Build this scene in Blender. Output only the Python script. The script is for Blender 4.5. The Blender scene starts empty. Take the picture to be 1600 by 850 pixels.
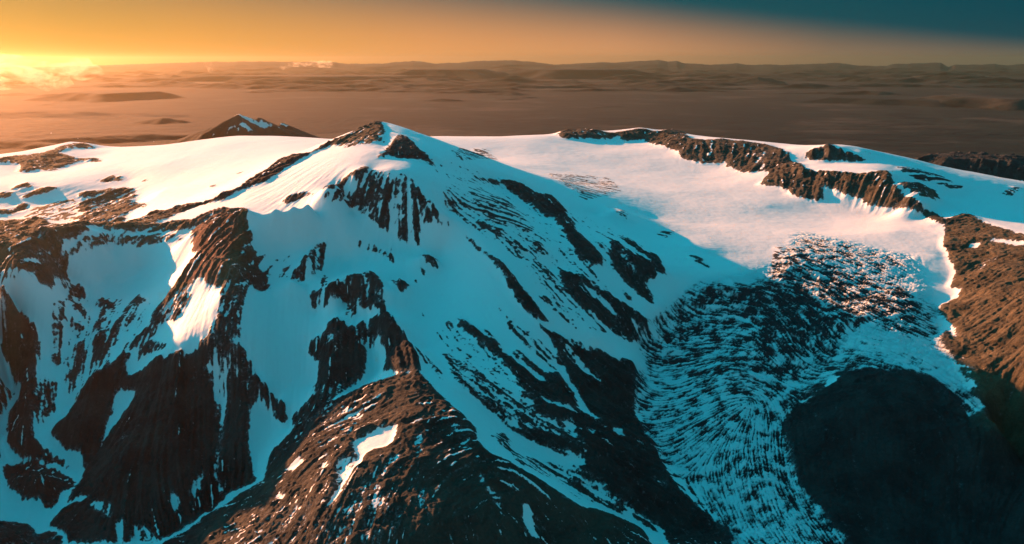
import bpy, math
import numpy as np

# ------------------------------------------------------------------ camera, sky, sun, exposure
sc = bpy.context.scene
CAM_Z = 2600.0                      # metres above the datum; heights below are given as "drop" under the camera
F = 1256.0                          # focal length in pixels of a 1600 px wide frame
PITCH = math.atan((425 - 93) / F)
cam_data = bpy.data.cameras.new("camera")
cam_data.sensor_width = 36.0
cam_data.lens = 36.0 * F / 1600.0
cam_data.clip_start = 10.0
cam_data.clip_end = 600000.0
cam = bpy.data.objects.new("camera", cam_data)
sc.collection.objects.link(cam)
cam.location = (0, 0, CAM_Z)
cam.rotation_euler = (math.pi / 2 - PITCH, 0, 0)
sc.camera = cam

SUN_AZ = math.radians(-49)          # left of the viewing direction (+Y)
SUN_EL = math.radians(13.2)
sun_dir = (math.sin(SUN_AZ) * math.cos(SUN_EL), math.cos(SUN_AZ) * math.cos(SUN_EL), math.sin(SUN_EL))

sc.view_settings.view_transform = 'Standard'
sc.view_settings.look = 'None'
sc.view_settings.gamma = 1.0
sc.view_settings.exposure = 2.0
sc.cycles.use_denoising = True
sc.cycles.max_bounces = 6
sc.cycles.diffuse_bounces = 2
sc.cycles.volume_bounces = 0
sc.cycles.transparent_max_bounces = 8

sun = bpy.data.lights.new("sun", 'SUN')
sun.energy = 4.7
sun.angle = math.radians(0.5)
sun.color = (1.0, 0.37, 0.155)
so = bpy.data.objects.new("sun", sun)
sc.collection.objects.link(so)
so.location = (-9000, 5000, 6000)
from mathutils import Vector
so.rotation_euler = Vector(sun_dir).to_track_quat('Z', 'Y').to_euler()

world = bpy.data.worlds.new("World")
sc.world = world
world.use_nodes = True
nt = world.node_tree
nt.nodes.clear()
def N(tree, typ, **kw):
    n = tree.nodes.new(typ)
    for k, v in kw.items():
        setattr(n, k, v)
    return n
def math_n(tree, op, a, b=None, clamp=False):
    n = tree.nodes.new('ShaderNodeMath'); n.operation = op; n.use_clamp = clamp
    for i, v in enumerate((a, b)):
        if v is None: continue
        if isinstance(v, (int, float)): n.inputs[i].default_value = v
        else: tree.links.new(v, n.inputs[i])
    return n.outputs[0]
def mixc(tree, fac, a, b, blend='MIX'):
    n = tree.nodes.new('ShaderNodeMix'); n.data_type = 'RGBA'; n.blend_type = blend
    for s, v in ((n.inputs[0], fac), (n.inputs[6], a), (n.inputs[7], b)):
        if isinstance(v, (int, float)): s.default_value = v
        elif isinstance(v, tuple): s.default_value = (*v, 1)
        else: tree.links.new(v, s)
    return n.outputs[2]
def ramp(tree, fac, stops, interp='LINEAR'):
    n = tree.nodes.new('ShaderNodeValToRGB'); n.color_ramp.interpolation = interp
    el = n.color_ramp.elements
    el[0].position, el[0].color = stops[0][0], (*stops[0][1], 1)
    el[1].position, el[1].color = stops[1][0], (*stops[1][1], 1)
    for p, c in stops[2:]:
        e = el.new(p); e.color = (*c, 1)
    tree.links.new(fac, n.inputs[0])
    return n.outputs[0]
def maprange(tree, v, a, b, c=0.0, d=1.0, smooth=True):
    n = tree.nodes.new('ShaderNodeMapRange')
    n.interpolation_type = 'SMOOTHSTEP' if smooth else 'LINEAR'
    tree.links.new(v, n.inputs[0])
    for i, x in enumerate((a, b, c, d)):
        n.inputs[i + 1].default_value = x
    return n.outputs[0]

tc = N(nt, 'ShaderNodeTexCoord')
sep = N(nt, 'ShaderNodeSeparateXYZ'); nt.links.new(tc.outputs['Generated'], sep.inputs[0])
X, Y, Z = sep.outputs
# azimuth right of the viewing direction, in degrees, and elevation in degrees
az = math_n(nt, 'MULTIPLY', math_n(nt, 'ARCTAN2', X, Y), 180 / math.pi)
el_ = math_n(nt, 'MULTIPLY', math_n(nt, 'ARCSINE', Z), 180 / math.pi)
# distance from the sunset glow: the glow band sinks as we turn away from the sun
off_sun = math_n(nt, 'ABSOLUTE', math_n(nt, 'ADD', az, 49.0))
away = maprange(nt, off_sun, 9.0, 85.0, 0.0, 1.0, False)
top = math_n(nt, 'SUBTRACT', 7.2, math_n(nt, 'MULTIPLY', away, 6.6))          # height where orange gives way to teal
t = math_n(nt, 'DIVIDE', el_, math_n(nt, 'MAXIMUM', top, 0.3))
band = maprange(nt, t, 0.0, 1.45, 1.0, 0.0)
warm = ramp(nt, away, [(0.0, (.55, .42, .06)), (0.10, (.68, .42, .05)), (0.25, (.97, .45, .08)), (0.45, (1.0, .42, .13)), (0.62, (.85, .38, .16)), (0.8, (.33, .20, .12)), (1.0, (.13, .13, .11))])
teal = ramp(nt, away, [(0.0, (.05, .16, .17)), (0.7, (.0, .085, .11)), (1.0, (.0, .065, .095))])
horizon_sky = mixc(nt, band, teal, warm)
# upper sky: Nishita daylight with the teal cast of this air
nish = N(nt, 'ShaderNodeTexSky', sky_type='NISHITA')
nish.sun_disc = False
nish.sun_elevation = SUN_EL
nish.sun_rotation = SUN_AZ
nish.altitude = 1500
nish.ozone_density = 4.0
upper = mixc(nt, 1.0, nish.outputs[0], (.012, .13, .125), 'MULTIPLY')
bw = N(nt, 'ShaderNodeRGBToBW'); nt.links.new(nish.outputs[0], bw.inputs[0])
teal_cast = mixc(nt, 1.0, bw.outputs[0], (.004, .140, .170), 'MULTIPLY')
upper = mixc(nt, 0.75, upper, teal_cast)
hi = maprange(nt, el_, 5.0, 14.0)
UPPER_GAIN = 5.3
upg = N(nt, 'ShaderNodeVectorMath', operation='SCALE'); nt.links.new(upper, upg.inputs[0]); nt.links.new(maprange(nt, off_sun, 10.0, 170.0, 1.6 * UPPER_GAIN, .72 * UPPER_GAIN), upg.inputs['Scale'])
hz = N(nt, 'ShaderNodeVectorMath', operation='SCALE'); nt.links.new(horizon_sky, hz.inputs[0]); hz.inputs['Scale'].default_value = 2.1
skycol = mixc(nt, hi, hz.outputs[0], upg.outputs[0])
bg = N(nt, 'ShaderNodeBackground'); bg.inputs['Strength'].default_value = 0.1
nt.links.new(skycol, bg.inputs['Color'])
wo = N(nt, 'ShaderNodeOutputWorld'); nt.links.new(bg.outputs[0], wo.inputs['Surface'])

# ------------------------------------------------------------------ numpy helpers
f32 = np.float32
def vhash(ix, iy, seed):
    h = (ix.astype(np.int64) * 374761393 + iy.astype(np.int64) * 668265263 + seed * 1442695041) & 0xffffffff
    h = ((h ^ (h >> 13)) * 1274126177) & 0xffffffff
    h = (h ^ (h >> 16)) & 0xffffffff
    return h
def perlin(x, y, seed=0):
    ix = np.floor(x).astype(np.int64); iy = np.floor(y).astype(np.int64)
    fx = (x - ix).astype(f32); fy = (y - iy).astype(f32)
    ux = fx * fx * fx * (fx * (fx * 6 - 15) + 10); uy = fy * fy * fy * (fy * (fy * 6 - 15) + 10)
    def g(a, b):
        ang = (vhash(ix + a, iy + b, seed) & 1023).astype(np.int64)
        return COS[ang] * (fx - a) + SIN[ang] * (fy - b)
    n00, n10, n01, n11 = g(0, 0), g(1, 0), g(0, 1), g(1, 1)
    a = n00 + ux * (n10 - n00); b = n01 + ux * (n11 - n01)
    return (a + uy * (b - a)) * 1.5
ANG = np.arange(1024) * (2 * math.pi / 1024)
COS = np.cos(ANG).astype(f32); SIN = np.sin(ANG).astype(f32)
def fbm(x, y, octs=4, seed=0, ridged=False, gain=0.5):
    s = 0; a = 1.0; tot = 0
    for o in range(octs):
        n = perlin(x * 2**o, y * 2**o, seed + o * 17)
        if ridged: n = 1 - 2 * np.abs(n)
        s = s + a * n; tot += a; a *= gain
    return s / tot
def smooth(a, lo, hi):
    t = np.clip((a - lo) / (hi - lo), 0, 1)
    return t * t * (3 - 2 * t)
def blur(a, s):
    """separable box blur, three passes, s = radius in cells"""
    if s < 1: return a
    s = int(s)
    for _ in range(2):
        for ax in (0, 1):
            p = np.concatenate([np.repeat(a.take([0], ax), s + 1, ax), a, np.repeat(a.take([-1], ax), s, ax)], ax)
            c = np.cumsum(p, axis=ax, dtype=np.float64)
            n = a.shape[ax]
            hi = c.take(np.arange(2 * s + 1, 2 * s + 1 + n), ax); lo = c.take(np.arange(0, n), ax)
            a = ((hi - lo) / (2 * s + 1)).astype(f32)
    return a

# ------------------------------------------------------------------ the grid: a fan of cells that widen with distance
NU = 1500
U = np.linspace(-1.0, 1.0, NU)
V_near = np.linspace(math.log(1550.0), math.log(11500.0), 1350)
V_far = np.linspace(math.log(11500.0), math.log(135000.0), 560)[1:]
V = np.concatenate([V_near, V_far])
NV = len(V)
Yr = np.exp(V)
def ray(px, py):
    cx = (px - 800.0) / F; cy = (425.0 - py) / F
    dy = math.cos(PITCH) + cy * math.sin(PITCH)
    dz = -math.sin(PITCH) + cy * math.cos(PITCH)
    return cx / dy, -dz / dy                       # u = x / y and the drop per metre forward
def at(px, py, drop):
    u, s = ray(px, py)
    y = drop / s
    return u, math.log(y), drop

# ------------------------------------------------------------------ relief: crest, valley and slope lines surveyed as (column, row, drop)
LINES = [
 # summit, its east crest down to the glacier
 [(600,190,420),(610,198,440),(625,210,470),(650,228,520),(680,245,570),(720,258,630),(770,268,688),(820,285,765),(860,300,842),(935,335,962),(1000,370,1046),(1060,398,1105),(1110,420,1142),(1150,437,1175)],
 # west crest: divide between sunlit flank and shaded face
 [(600,190,420),(598,215,480),(602,238,535),(575,262,590),(530,288,655),(480,308,700),(430,322,742),(388,328,765)],
 # north-west skyline of the summit
 [(600,190,420),(570,200,450),(540,212,490),(505,232,555),(450,256,640),(400,280,720),(340,308,830),(280,328,920),(210,352,1010)],
 # knob south-east of the summit
 [(628,212,480),(636,216,492)], [(610,246,565),(640,251,572),(672,252,590)],
 # rock face top and foot
 [(580,264,598),(605,268,600),(632,270,605),(660,300,690),(690,335,790),(716,365,880)],
 [(535,318,765),(575,345,835),(610,368,905),(645,385,950),(655,400,965)],
 # shaded north-facing snow under the west crest
 [(400,345,850),(450,345,830),(500,335,800)], [(430,400,985),(480,375,910),(540,370,900)],
 [(430,450,1085),(440,500,1190),(440,550,1290),(440,600,1390),(425,650,1490),(412,700,1580),(400,745,1650),(350,782,1710),(300,818,1750),(250,845,1770)],
 # red ridge and its nose
 [(388,328,765),(386,350,835),(380,380,905),(365,420,985),(350,460,1065),(352,500,1150),(365,540,1235)],
 [(400,430,1050),(420,452,1095)],
 [(365,540,1235),(330,550,1262),(280,555,1290),(240,565,1325)],
 [(365,540,1235),(400,580,1335),(440,625,1430),(460,662,1500)],
 # lit hanging snow and the spur west of it
 [(330,452,1075),(320,500,1165),(290,540,1250),(250,562,1310)],
 [(300,412,1010),(270,452,1145),(240,490,1225),(210,532,1305),(175,566,1370),(140,596,1425)],
 [(388,328,765),(350,345,840),(310,362,920),(290,370,945)],
 # buttress under the nose
 [(300,600,1385),(290,650,1480),(285,700,1560),(270,760,1650),(250,810,1720)],
 [(350,620,1440),(350,680,1555),(345,740,1650),(350,772,1700)],
 [(380,620,1415),(372,680,1530),(370,740,1640)],
 [(240,600,1400),(215,650,1490),(190,700,1570),(170,750,1650),(150,790,1710)],
 [(205,590,1420),(180,640,1530),(155,710,1650)],
 [(150,610,1460),(110,660,1545),(130,740,1690)],
 [(130,745,1690),(108,782,1725),(80,820,1760),(40,850,1785)],
 [(230,560,1345),(200,590,1420)],
 # basin rim in the west; its out-of-frame end is raised to shade the basin
 [(300,366,950),(250,364,975),(190,364,975),(130,370,980),(90,384,1000),(50,404,1012),(0,428,1025),(-80,462,1045),(-200,520,1150)],
 [(-200,520,1150),(-300,600,1250),(-350,700,1350)],  # unseen ridge left of the frame, added to shade the lower valleys
 [(290,378,985),(230,386,1035),(170,390,1065),(120,400,1070),(100,430,1160)],
 [(280,420,1090),(220,420,1155),(160,440,1210),(110,470,1260)],
 [(200,480,1230),(160,530,1330),(130,590,1455),(100,640,1560),(70,670,1610)],
 [(110,520,1345),(85,580,1455),(65,640,1560),(75,690,1640),(125,735,1690)],
 [(10,462,1150),(30,500,1280),(42,550,1390),(42,610,1500),(30,680,1620),(60,720,1685),(110,735,1700)],
 [(0,520,1350),(5,600,1530),(5,680,1670),(20,720,1715),(70,730,1710),(118,755,1715)],
 [(60,745,1670),(50,760,1680)], [(20,790,1765),(80,800,1750)], [(20,840,1740),(-60,800,1720)],
 [(-100,560,1350),(-150,700,1560),(-150,850,1740)],
 # lowland behind the western rim
 [(0,400,1330),(60,375,1290),(130,358,1230),(180,352,1180)], [(-100,380,1350),(0,350,1270),(80,345,1230)],
 [(0,320,1180),(80,315,1150),(160,320,1150),(215,315,1100)],
 [(-150,330,1250),(-60,290,1080),(0,285,1060),(100,290,1050),(200,285,1030),(300,285,950),(360,285,880)],
 [(27,268,1020),(80,264,1010),(130,252,980)], [(0,246,950),(60,238,930),(110,222,880),(140,224,885)],
 [(160,260,960),(230,262,930),(320,262,880),(420,250,780)], [(250,300,1010),(300,305,975)],
 [(150,232,925),(200,229,915),(260,226,890),(330,217,845),(380,213,820),(450,214,815),(530,217,800),(600,216,800)],
 [(-60,262,1000),(-200,262,1000)],
 # eastern icefield
 [(640,214,800),(700,213,800),(770,213,805),(830,211,800),(870,209,790)],
 [(700,240,850),(800,245,880),(900,240,890),(1000,245,920)],
 [(760,255,790),(850,275,880),(940,290,980)],
 [(900,285,930),(1000,290,1000),(1100,290,1020),(1200,320,1065)],
 [(960,330,945),(1020,340,1040),(1100,350,1075),(1250,370,1110),(1400,360,1110)],
 [(1080,385,1080),(1130,400,1120),(1200,410,1140),(1350,410,1160),(1460,400,1155)],
 [(1160,440,1185),(1220,445,1205),(1320,450,1216),(1440,450,1216)],
 # rock band round the icefield: foot and crest
 [(885,217,815),(950,218,830),(1000,221,850),(1050,236,890),(1065,248,925),(1130,262,970),(1190,285,1010),(1230,300,1040),(1270,316,1075),(1340,320,1075),(1400,329,1085),(1440,338,1095),(1474,353,1115)],
 [(1035,204,770),(1070,212,790),(1090,220,805),(1130,220,800),(1180,226,815),(1220,236,840),(1250,256,880),(1300,266,890),(1350,268,885),(1385,266,860),(1400,290,925),(1440,318,1010),(1475,343,1085)],
 [(880,205,765),(930,205,765),(965,209,785),(1000,199,745),(1020,207,780),(1040,203,768)],
 # snow behind the band, hill on it, skyline
 [(1235,233,820),(1290,237,820),(1345,238,820),(1400,250,885),(1460,264,950),(1530,282,1030),(1600,300,1110),(1700,326,1220)],
 [(1262,252,895),(1300,255,900),(1350,256,895)], [(1290,228,778),(1302,226,770),(1320,230,785)],
 [(1430,290,1010),(1500,310,1125),(1560,330,1170),(1600,345,1200)], [(1480,325,1110),(1530,332,1140)],
 # brown mountain on the right edge
 [(1475,343,1095),(1500,336,1075),(1525,338,1075),(1545,352,1085),(1600,368,1090),(1700,390,1100)],
 [(1474,370,1130),(1478,400,1170),(1490,440,1225),(1485,465,1252),(1470,495,1288),(1485,540,1328),(1510,590,1375),(1538,640,1430),(1570,690,1505)],
 [(1560,420,1150),(1560,480,1215),(1580,540,1270),(1600,600,1345)], [(1650,500,1150),(1700,600,1260),(1750,700,1400)],
 # glacier tongue
 [(1240,480,1265),(1200,520,1325),(1150,560,1385),(1120,620,1465),(1150,700,1555),(1200,780,1630),(1260,850,1685)],
 [(1100,465,1235),(1060,490,1285),(1010,530,1355),(1000,590,1450),(1005,650,1530),(1040,720,1610),(1095,790,1680),(1150,840,1715)],
 [(1340,500,1264),(1400,530,1303),(1450,570,1350),(1490,600,1390),(1520,640,1445)],
 [(1300,560,1385),(1260,610,1460),(1230,660,1530),(1235,720,1600),(1260,780,1660),(1320,850,1715)],
 # dark mound in the east
 [(1300,592,1405),(1340,584,1382),(1400,582,1372),(1440,588,1380),(1480,620,1425),(1515,655,1475)],
 [(1300,650,1465),(1400,640,1440),(1470,680,1500)], [(1300,720,1575),(1400,720,1575),(1500,740,1610),(1600,760,1640)],
 [(1350,850,1730),(1450,850,1740),(1600,850,1750),(1750,850,1750)],
 [(1570,690,1600),(1620,730,1640)],
 # shaded south-east face between crest and ramp
 [(780,290,760),(820,325,850),(880,375,960),(925,418,1050)],
 [(700,330,790),(740,375,900),(790,430,1020),(850,505,1180),(900,535,1270)],
 [(960,382,1000),(1000,440,1145),(1030,480,1235)], [(1040,430,1130),(1060,450,1190)],
 [(870,420,1045),(920,490,1185),(980,535,1320)], [(900,430,1060),(960,470,1175),(1010,505,1275)],
 [(830,420,1010),(880,480,1150),(930,530,1260)],
 [(930,545,1300),(990,566,1375),(995,630,1500)], [(900,600,1380),(960,660,1480),(1020,740,1600),(1080,800,1680)],
 [(690,400,990),(700,450,1085),(720,510,1185),(760,560,1255),(820,610,1315),(880,650,1400)],
 [(680,540,1218),(720,600,1265),(770,650,1360),(830,710,1465),(900,760,1550),(980,815,1650),(1040,850,1700)],
 [(800,660,1380),(870,700,1460),(930,740,1530),(1000,790,1620)],
 [(640,430,1045),(650,490,1155),(665,545,1228)],
 # cliffs and buttresses in the middle
 [(500,378,925),(480,405,975),(458,438,1050)], [(470,445,1085),(500,430,1055),(540,405,1010),(600,400,985)],
 [(512,452,1060),(545,432,1020),(590,438,1030),(605,450,1045)], [(505,485,1165),(545,480,1150),(575,490,1150),(608,493,1140)],
 [(520,503,1175),(540,500,1170),(530,530,1215),(520,570,1280),(505,610,1360),(470,660,1460),(425,710,1570)],
 [(500,520,1225),(482,552,1300),(495,600,1385)], [(565,545,1260),(590,530,1225),(590,580,1320),(555,612,1370)],
 [(595,498,1128),(615,500,1118),(630,540,1172),(655,582,1222)],
 # foreground massif: crest, top and flanks
 [(655,586,1224),(625,591,1248),(585,603,1280),(545,618,1322),(500,640,1375)],
 [(655,586,1224),(685,615,1258),(722,646,1288),(745,685,1325),(790,724,1375),(840,752,1422),(905,792,1492),(960,812,1550),(1020,850,1622)],
 [(650,620,1262),(660,660,1290),(690,700,1328),(740,740,1366),(790,780,1420)],
 [(600,640,1302),(560,660,1345),(500,680,1402),(460,720,1470)],
 [(600,660,1312),(600,700,1342),(550,740,1385),(520,790,1430),(510,850,1482)],
 [(620,735,1362),(650,790,1400),(660,830,1432)], [(720,790,1412),(760,830,1460),(800,850,1500)],
 [(480,750,1450),(440,775,1510),(420,800,1540)], [(440,738,1550),(400,762,1600),(360,790,1650),(300,835,1705)],
 [(470,800,1482),(400,830,1560),(350,850,1620)], [(930,800,1545),(925,850,1570)], [(840,800,1475),(860,850,1540)],
]
pts = []
for L in LINES:
    for a, b in zip(L[:-1], L[1:]):
        n = max(1, int(math.hypot(b[0] - a[0], b[1] - a[1]) / 22))
        for k in range(n):
            t_ = k / n
            pts.append(at(a[0] + (b[0] - a[0]) * t_, a[1] + (b[1] - a[1]) * t_, a[2] + (b[2] - a[2]) * t_))
    pts.append(at(*L[-1]))
# ground outside the frame and behind the skylines: (x, y, drop) in metres
for x, y, d in [(-9500,9300,1300),(-6000,10300,1500),(-3500,10600,1450),(-1000,10500,1400),(1000,10500,1350),(3000,10500,1400),(5500,9800,1500),(7500,8300,1450),
                (-7500,7600,1150),(-6500,6000,1400),(-5500,5000,1500),(-4500,4000,1600),(-3600,3000,1750),(6500,6500,1400),(5600,5300,1250),(4600,4200,1250),(3600,3200,1500),
                (-1600,2000,1780),(-900,1900,1760),(0,1950,1780),(900,1900,1790),(1700,2000,1780),(-1500,1600,1850),(0,1600,1850),(1500,1600,1850)]:
    pts.append((x / y, math.log(y), d))
for x in range(-12000, 12001, 2400):
    pts.append((x / 11500.0, math.log(11500.0), 1750.0))
    pts.append((x / 13500.0, math.log(13500.0), 1900.0))
P = np.array(pts)
# drop duplicates
key = np.round(P[:, :2] * 400).astype(int)
_, idx = np.unique(key, axis=0, return_index=True)
P = P[np.sort(idx)]
n = len(P)
def kern(d2): return np.sqrt(d2 + 0.003**2)
D2 = (P[:, None, 0] - P[None, :, 0])**2 + (P[:, None, 1] - P[None, :, 1])**2
A = np.zeros((n + 3, n + 3)); A[:n, :n] = kern(D2) - 0.0006 * np.eye(n)
A[:n, n] = A[n, :n] = 1; A[:n, n+1] = A[n+1, :n] = P[:, 0]; A[:n, n+2] = A[n+2, :n] = P[:, 1]
W = np.linalg.solve(A, np.concatenate([P[:, 2], [0, 0, 0]]))
cu = np.linspace(-1, 1, 640); nvn = 620
cv = np.linspace(V[0], math.log(13500.0), nvn)
CU, CV = np.meshgrid(cu, cv)
coarse = W[n] + W[n+1] * CU + W[n+2] * CV
CU = CU.astype(f32); CV = CV.astype(f32); P32 = P.astype(f32); W32 = W.astype(f32)
for s in range(0, n, 40):
    e = min(n, s + 40)
    for q in range(s, e):
        coarse += np.sqrt((CU - P32[q, 0])**2 + (CV - P32[q, 1])**2 + f32(0.003**2)) * W32[q]
# bilinear (cubic-ish by smoothing) upsample to the grid
def upsample(C, U, V):
    gi = np.clip((U + 1) / 2 * (len(cu) - 1), 0, len(cu) - 1.001)
    gj = np.clip((V - cv[0]) / (cv[-1] - cv[0]) * (nvn - 1), 0, nvn - 1.001)
    i0 = gi.astype(int); fi = (gi - i0)[None, :]; j0 = gj.astype(int); fj = (gj - j0)[:, None]
    return (C[np.ix_(j0, i0)] * (1 - fi) * (1 - fj) + C[np.ix_(j0, i0 + 1)] * fi * (1 - fj)
            + C[np.ix_(j0 + 1, i0)] * (1 - fi) * fj + C[np.ix_(j0 + 1, i0 + 1)] * fi * fj)
Z0 = (CAM_Z - upsample(coarse, U, V)).astype(f32)
GX = (U[None, :] * Yr[:, None]).astype(f32)
GY = np.repeat(Yr[:, None], NU, 1).astype(f32)
Z0 = blur(Z0, 2)

# ------------------------------------------------------------------ lowland, single mountains, far hills
def lowland(x, y):
    k = smooth(y, 12000, 60000)
    h = 620 + 110 * fbm(x / 5000, y / 5000, 5, 5) + 90 * k * fbm(x / 9000, y / 5000, 4, 55)
    r = np.clip(fbm(x / 16000, y / 9000, 5, 9, ridged=True) + 0.05, 0, 1)
    h = h + r * (260 + 620 * k)
    near_k = 1 - smooth(y, 26000, 52000)
    h = h + near_k * (90 * fbm(x / 2600, y / 2200, 5, 91, ridged=True) + 120 * np.clip(fbm(x / 5200, y / 4200, 4, 93), 0, 1))
    return h
low = lowland(GX, GY)
def cone(h, px, py, y, base, rx, ry, sharp=1.0, seed=3, flat=0.0, rough=.25):
    """a mountain whose top stands at the given direction and distance"""
    u, s = ray(px, py)
    top = CAM_Z - s * y
    x = u * y
    dx = (GX - x) / rx; dy = (GY - y) / ry
    w = 1 + rough * fbm(GX / rx * 1.6, GY / ry * 1.6, 4, seed)
    ang = np.arctan2(dy, dx)
    w = w * (1 + .10 * np.sin(ang * 5 + seed) + .06 * np.sin(ang * 9 + 2 * seed))
    d = np.sqrt(dx * dx + dy * dy) * w
    p = np.clip(1 - d, 0, 1)
    if flat: p = np.minimum(p, 1 - flat) / (1 - flat)
    return np.maximum(h, base + (top - base) * p**sharp)
# snow-streaked mountain behind the western icefield, and its neighbours in the haze
low = cone(low, 372, 178, 14500, 700, 1900, 2600, 1.1, 3, rough=.35)
low = cone(low, 405, 184, 14800, 700, 2200, 2200, 1.3, 13)
low = cone(low, 330, 200, 14200, 650, 2300, 2000, 1.2, 8)
low = cone(low, 440, 192, 15500, 650, 1900, 2200, 1.2, 6)
low = cone(low, 178, 143, 33000, 600, 4200, 5200, 1.0, 11, .35)
low = cone(low, 255, 184, 20000, 600, 3600, 3000, 1.1, 31)
low = cone(low, 10, 212, 15500, 650, 5200, 2600, .8, 23, .4, .6)
low = cone(low, 660, 180, 24000, 600, 1800, 2500, 1.1, 37)
low = cone(low, 800, 197, 22000, 640, 2200, 2600, 1.0, 41, .1, .7)
low = cone(low, 970, 172, 25000, 600, 1000, 1600, 1.2, 43)
low = cone(low, 1020, 144, 42000, 650, 2400, 3600, 1.0, 47, .3)
low = cone(low, 1080, 152, 36000, 620, 2400, 3000, 1.0, 51, .2)
low = cone(low, 1300, 143, 40000, 620, 5200, 5000, 1.0, 53, .5)
low = cone(low, 1420, 152, 30000, 620, 6200, 5000, .9, 57, .4)
low = cone(low, 1580, 150, 28000, 620, 5000, 5000, .9, 59, .4)
low = cone(low, 1400, 204, 18500, 600, 3000, 2500, .8, 61, .2, .7)
low = cone(low, 1520, 208, 17000, 600, 2600, 2500, .8, 63, .2, .7)
low = cone(low, 1520, 246, 9300, 1100, 1500, 1200, 1.0, 67, .3)
low = cone(low, 900, 108, 70000, 800, 9000, 6000, 1.0, 71, .5)
low = cone(low, 700, 108, 68000, 800, 7000, 6000, 1.0, 73, .4)
low = cone(low, 500, 118, 60000, 700, 12000, 5000, 1.0, 75, .6)
# far hills: skyline rows
SKY = [(-300,104),(0,105),(160,102),(250,99),(310,97),(400,96),(520,97),(545,100),(600,99),(645,95),(680,99),(720,98),(745,95),(800,94),(835,97),(865,101),(890,100),(920,98),(980,97),(1000,95),
       (1030,94),(1045,96),(1058,95),(1065,98),(1090,100),(1110,101),(1150,99),(1165,101),(1200,101),(1240,101),(1310,98),(1345,103),(1385,103),(1395,100),(1420,99),(1470,98),(1482,104),(1492,101),(1530,101),(1555,100),(1575,102),(1600,100),(1900,104)]
su = np.array([ray(a, b)[0] for a, b in SKY]); ss = np.array([ray(a, b)[1] for a, b in SKY])
prof = np.interp(U, su, ss) + 0.0006 * perlin(U * 60, U * 0, 5) + 0.0003 * perlin(U * 190, U * 0, 6)
YH = 108000.0
hills_top = CAM_Z - prof[None, :] * GY
w = smooth(GY, 88000, YH) * (1 - smooth(GY, 120000, 134000))
w = np.clip(w + .18 * w * (1 - w) * 4 * fbm(GX / 9000, GY / 6000, 4, 81), 0, 1) * (GY < 134500)
low = low + (hills_top - low) * np.where(GY > 86000, w, 0)
t_b = smooth(GY, 9800 + 500 * fbm(GX / 3000, GY / 3000, 3, 2), 12800)
k_edge = smooth(np.abs(GX / GY), .8, .98) * 0
Z = Z0 * (1 - t_b) + low * t_b
Zb = Z
Z = np.where(GY < 11500, np.maximum(Z, np.where((GX > 3200) & (GY > 8000), low, -1e9)), Z)
Z = Z.astype(f32)
overlap = (Z > Zb + 2)

# ------------------------------------------------------------------ where a ray from the camera meets the ground (survey of the traced outlines)
def slope_tab(Z): return (CAM_Z - Z) / GY            # drop per metre forward
S_tab = slope_tab(Z)
S_run = np.minimum.accumulate(S_tab, axis=0)           # smaller s = higher on screen; monotone envelope
def hit(px, py):
    u, s = ray(px, py)
    gi = (u + 1) / 2 * (NU - 1)
    i = int(np.clip(round(gi), 0, NU - 1))
    j = int(np.searchsorted(-S_run[:, i], -s))
    j = min(j, NV - 1)
    if 0 < j:
        a, b = S_run[j-1, i], S_run[j, i]
        if a > b: return gi, j - 1 + float(np.clip((a - s) / (a - b), 0, 1))
    return gi, float(j)

def raster(poly, bbox_pad=0):
    """even-odd fill of a polygon given in grid coordinates; returns bbox slices and mask"""
    q = np.array(poly)
    i0, i1 = int(max(0, q[:, 0].min() - 1)), int(min(NU - 1, q[:, 0].max() + 2))
    j0, j1 = int(max(0, q[:, 1].min() - 1)), int(min(NV - 1, q[:, 1].max() + 2))
    if i1 <= i0 or j1 <= j0: return None
    II, JJ = np.meshgrid(np.arange(i0, i1), np.arange(j0, j1))
    m = np.zeros(II.shape, bool)
    for k in range(len(q)):
        xa, ya = q[k]; xb, yb = q[(k + 1) % len(q)]
        if ya == yb: continue
        c = ((ya > JJ) != (yb > JJ)) & (II < (xb - xa) * (JJ - ya) / (yb - ya) + xa)
        m ^= c
    return slice(j0, j1), slice(i0, i1), m

def dens(poly, step=14, jit=0.0, rng=np.random.default_rng(4)):
    out = []
    for a, b in zip(poly, poly[1:] + poly[:1]):
        L = math.hypot(b[0]-a[0], b[1]-a[1]); k = max(1, int(L / step))
        for t_ in range(k):
            f = t_ / k
            out.append((a[0] + (b[0]-a[0]) * f, a[1] + (b[1]-a[1]) * f))
    return out

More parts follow.
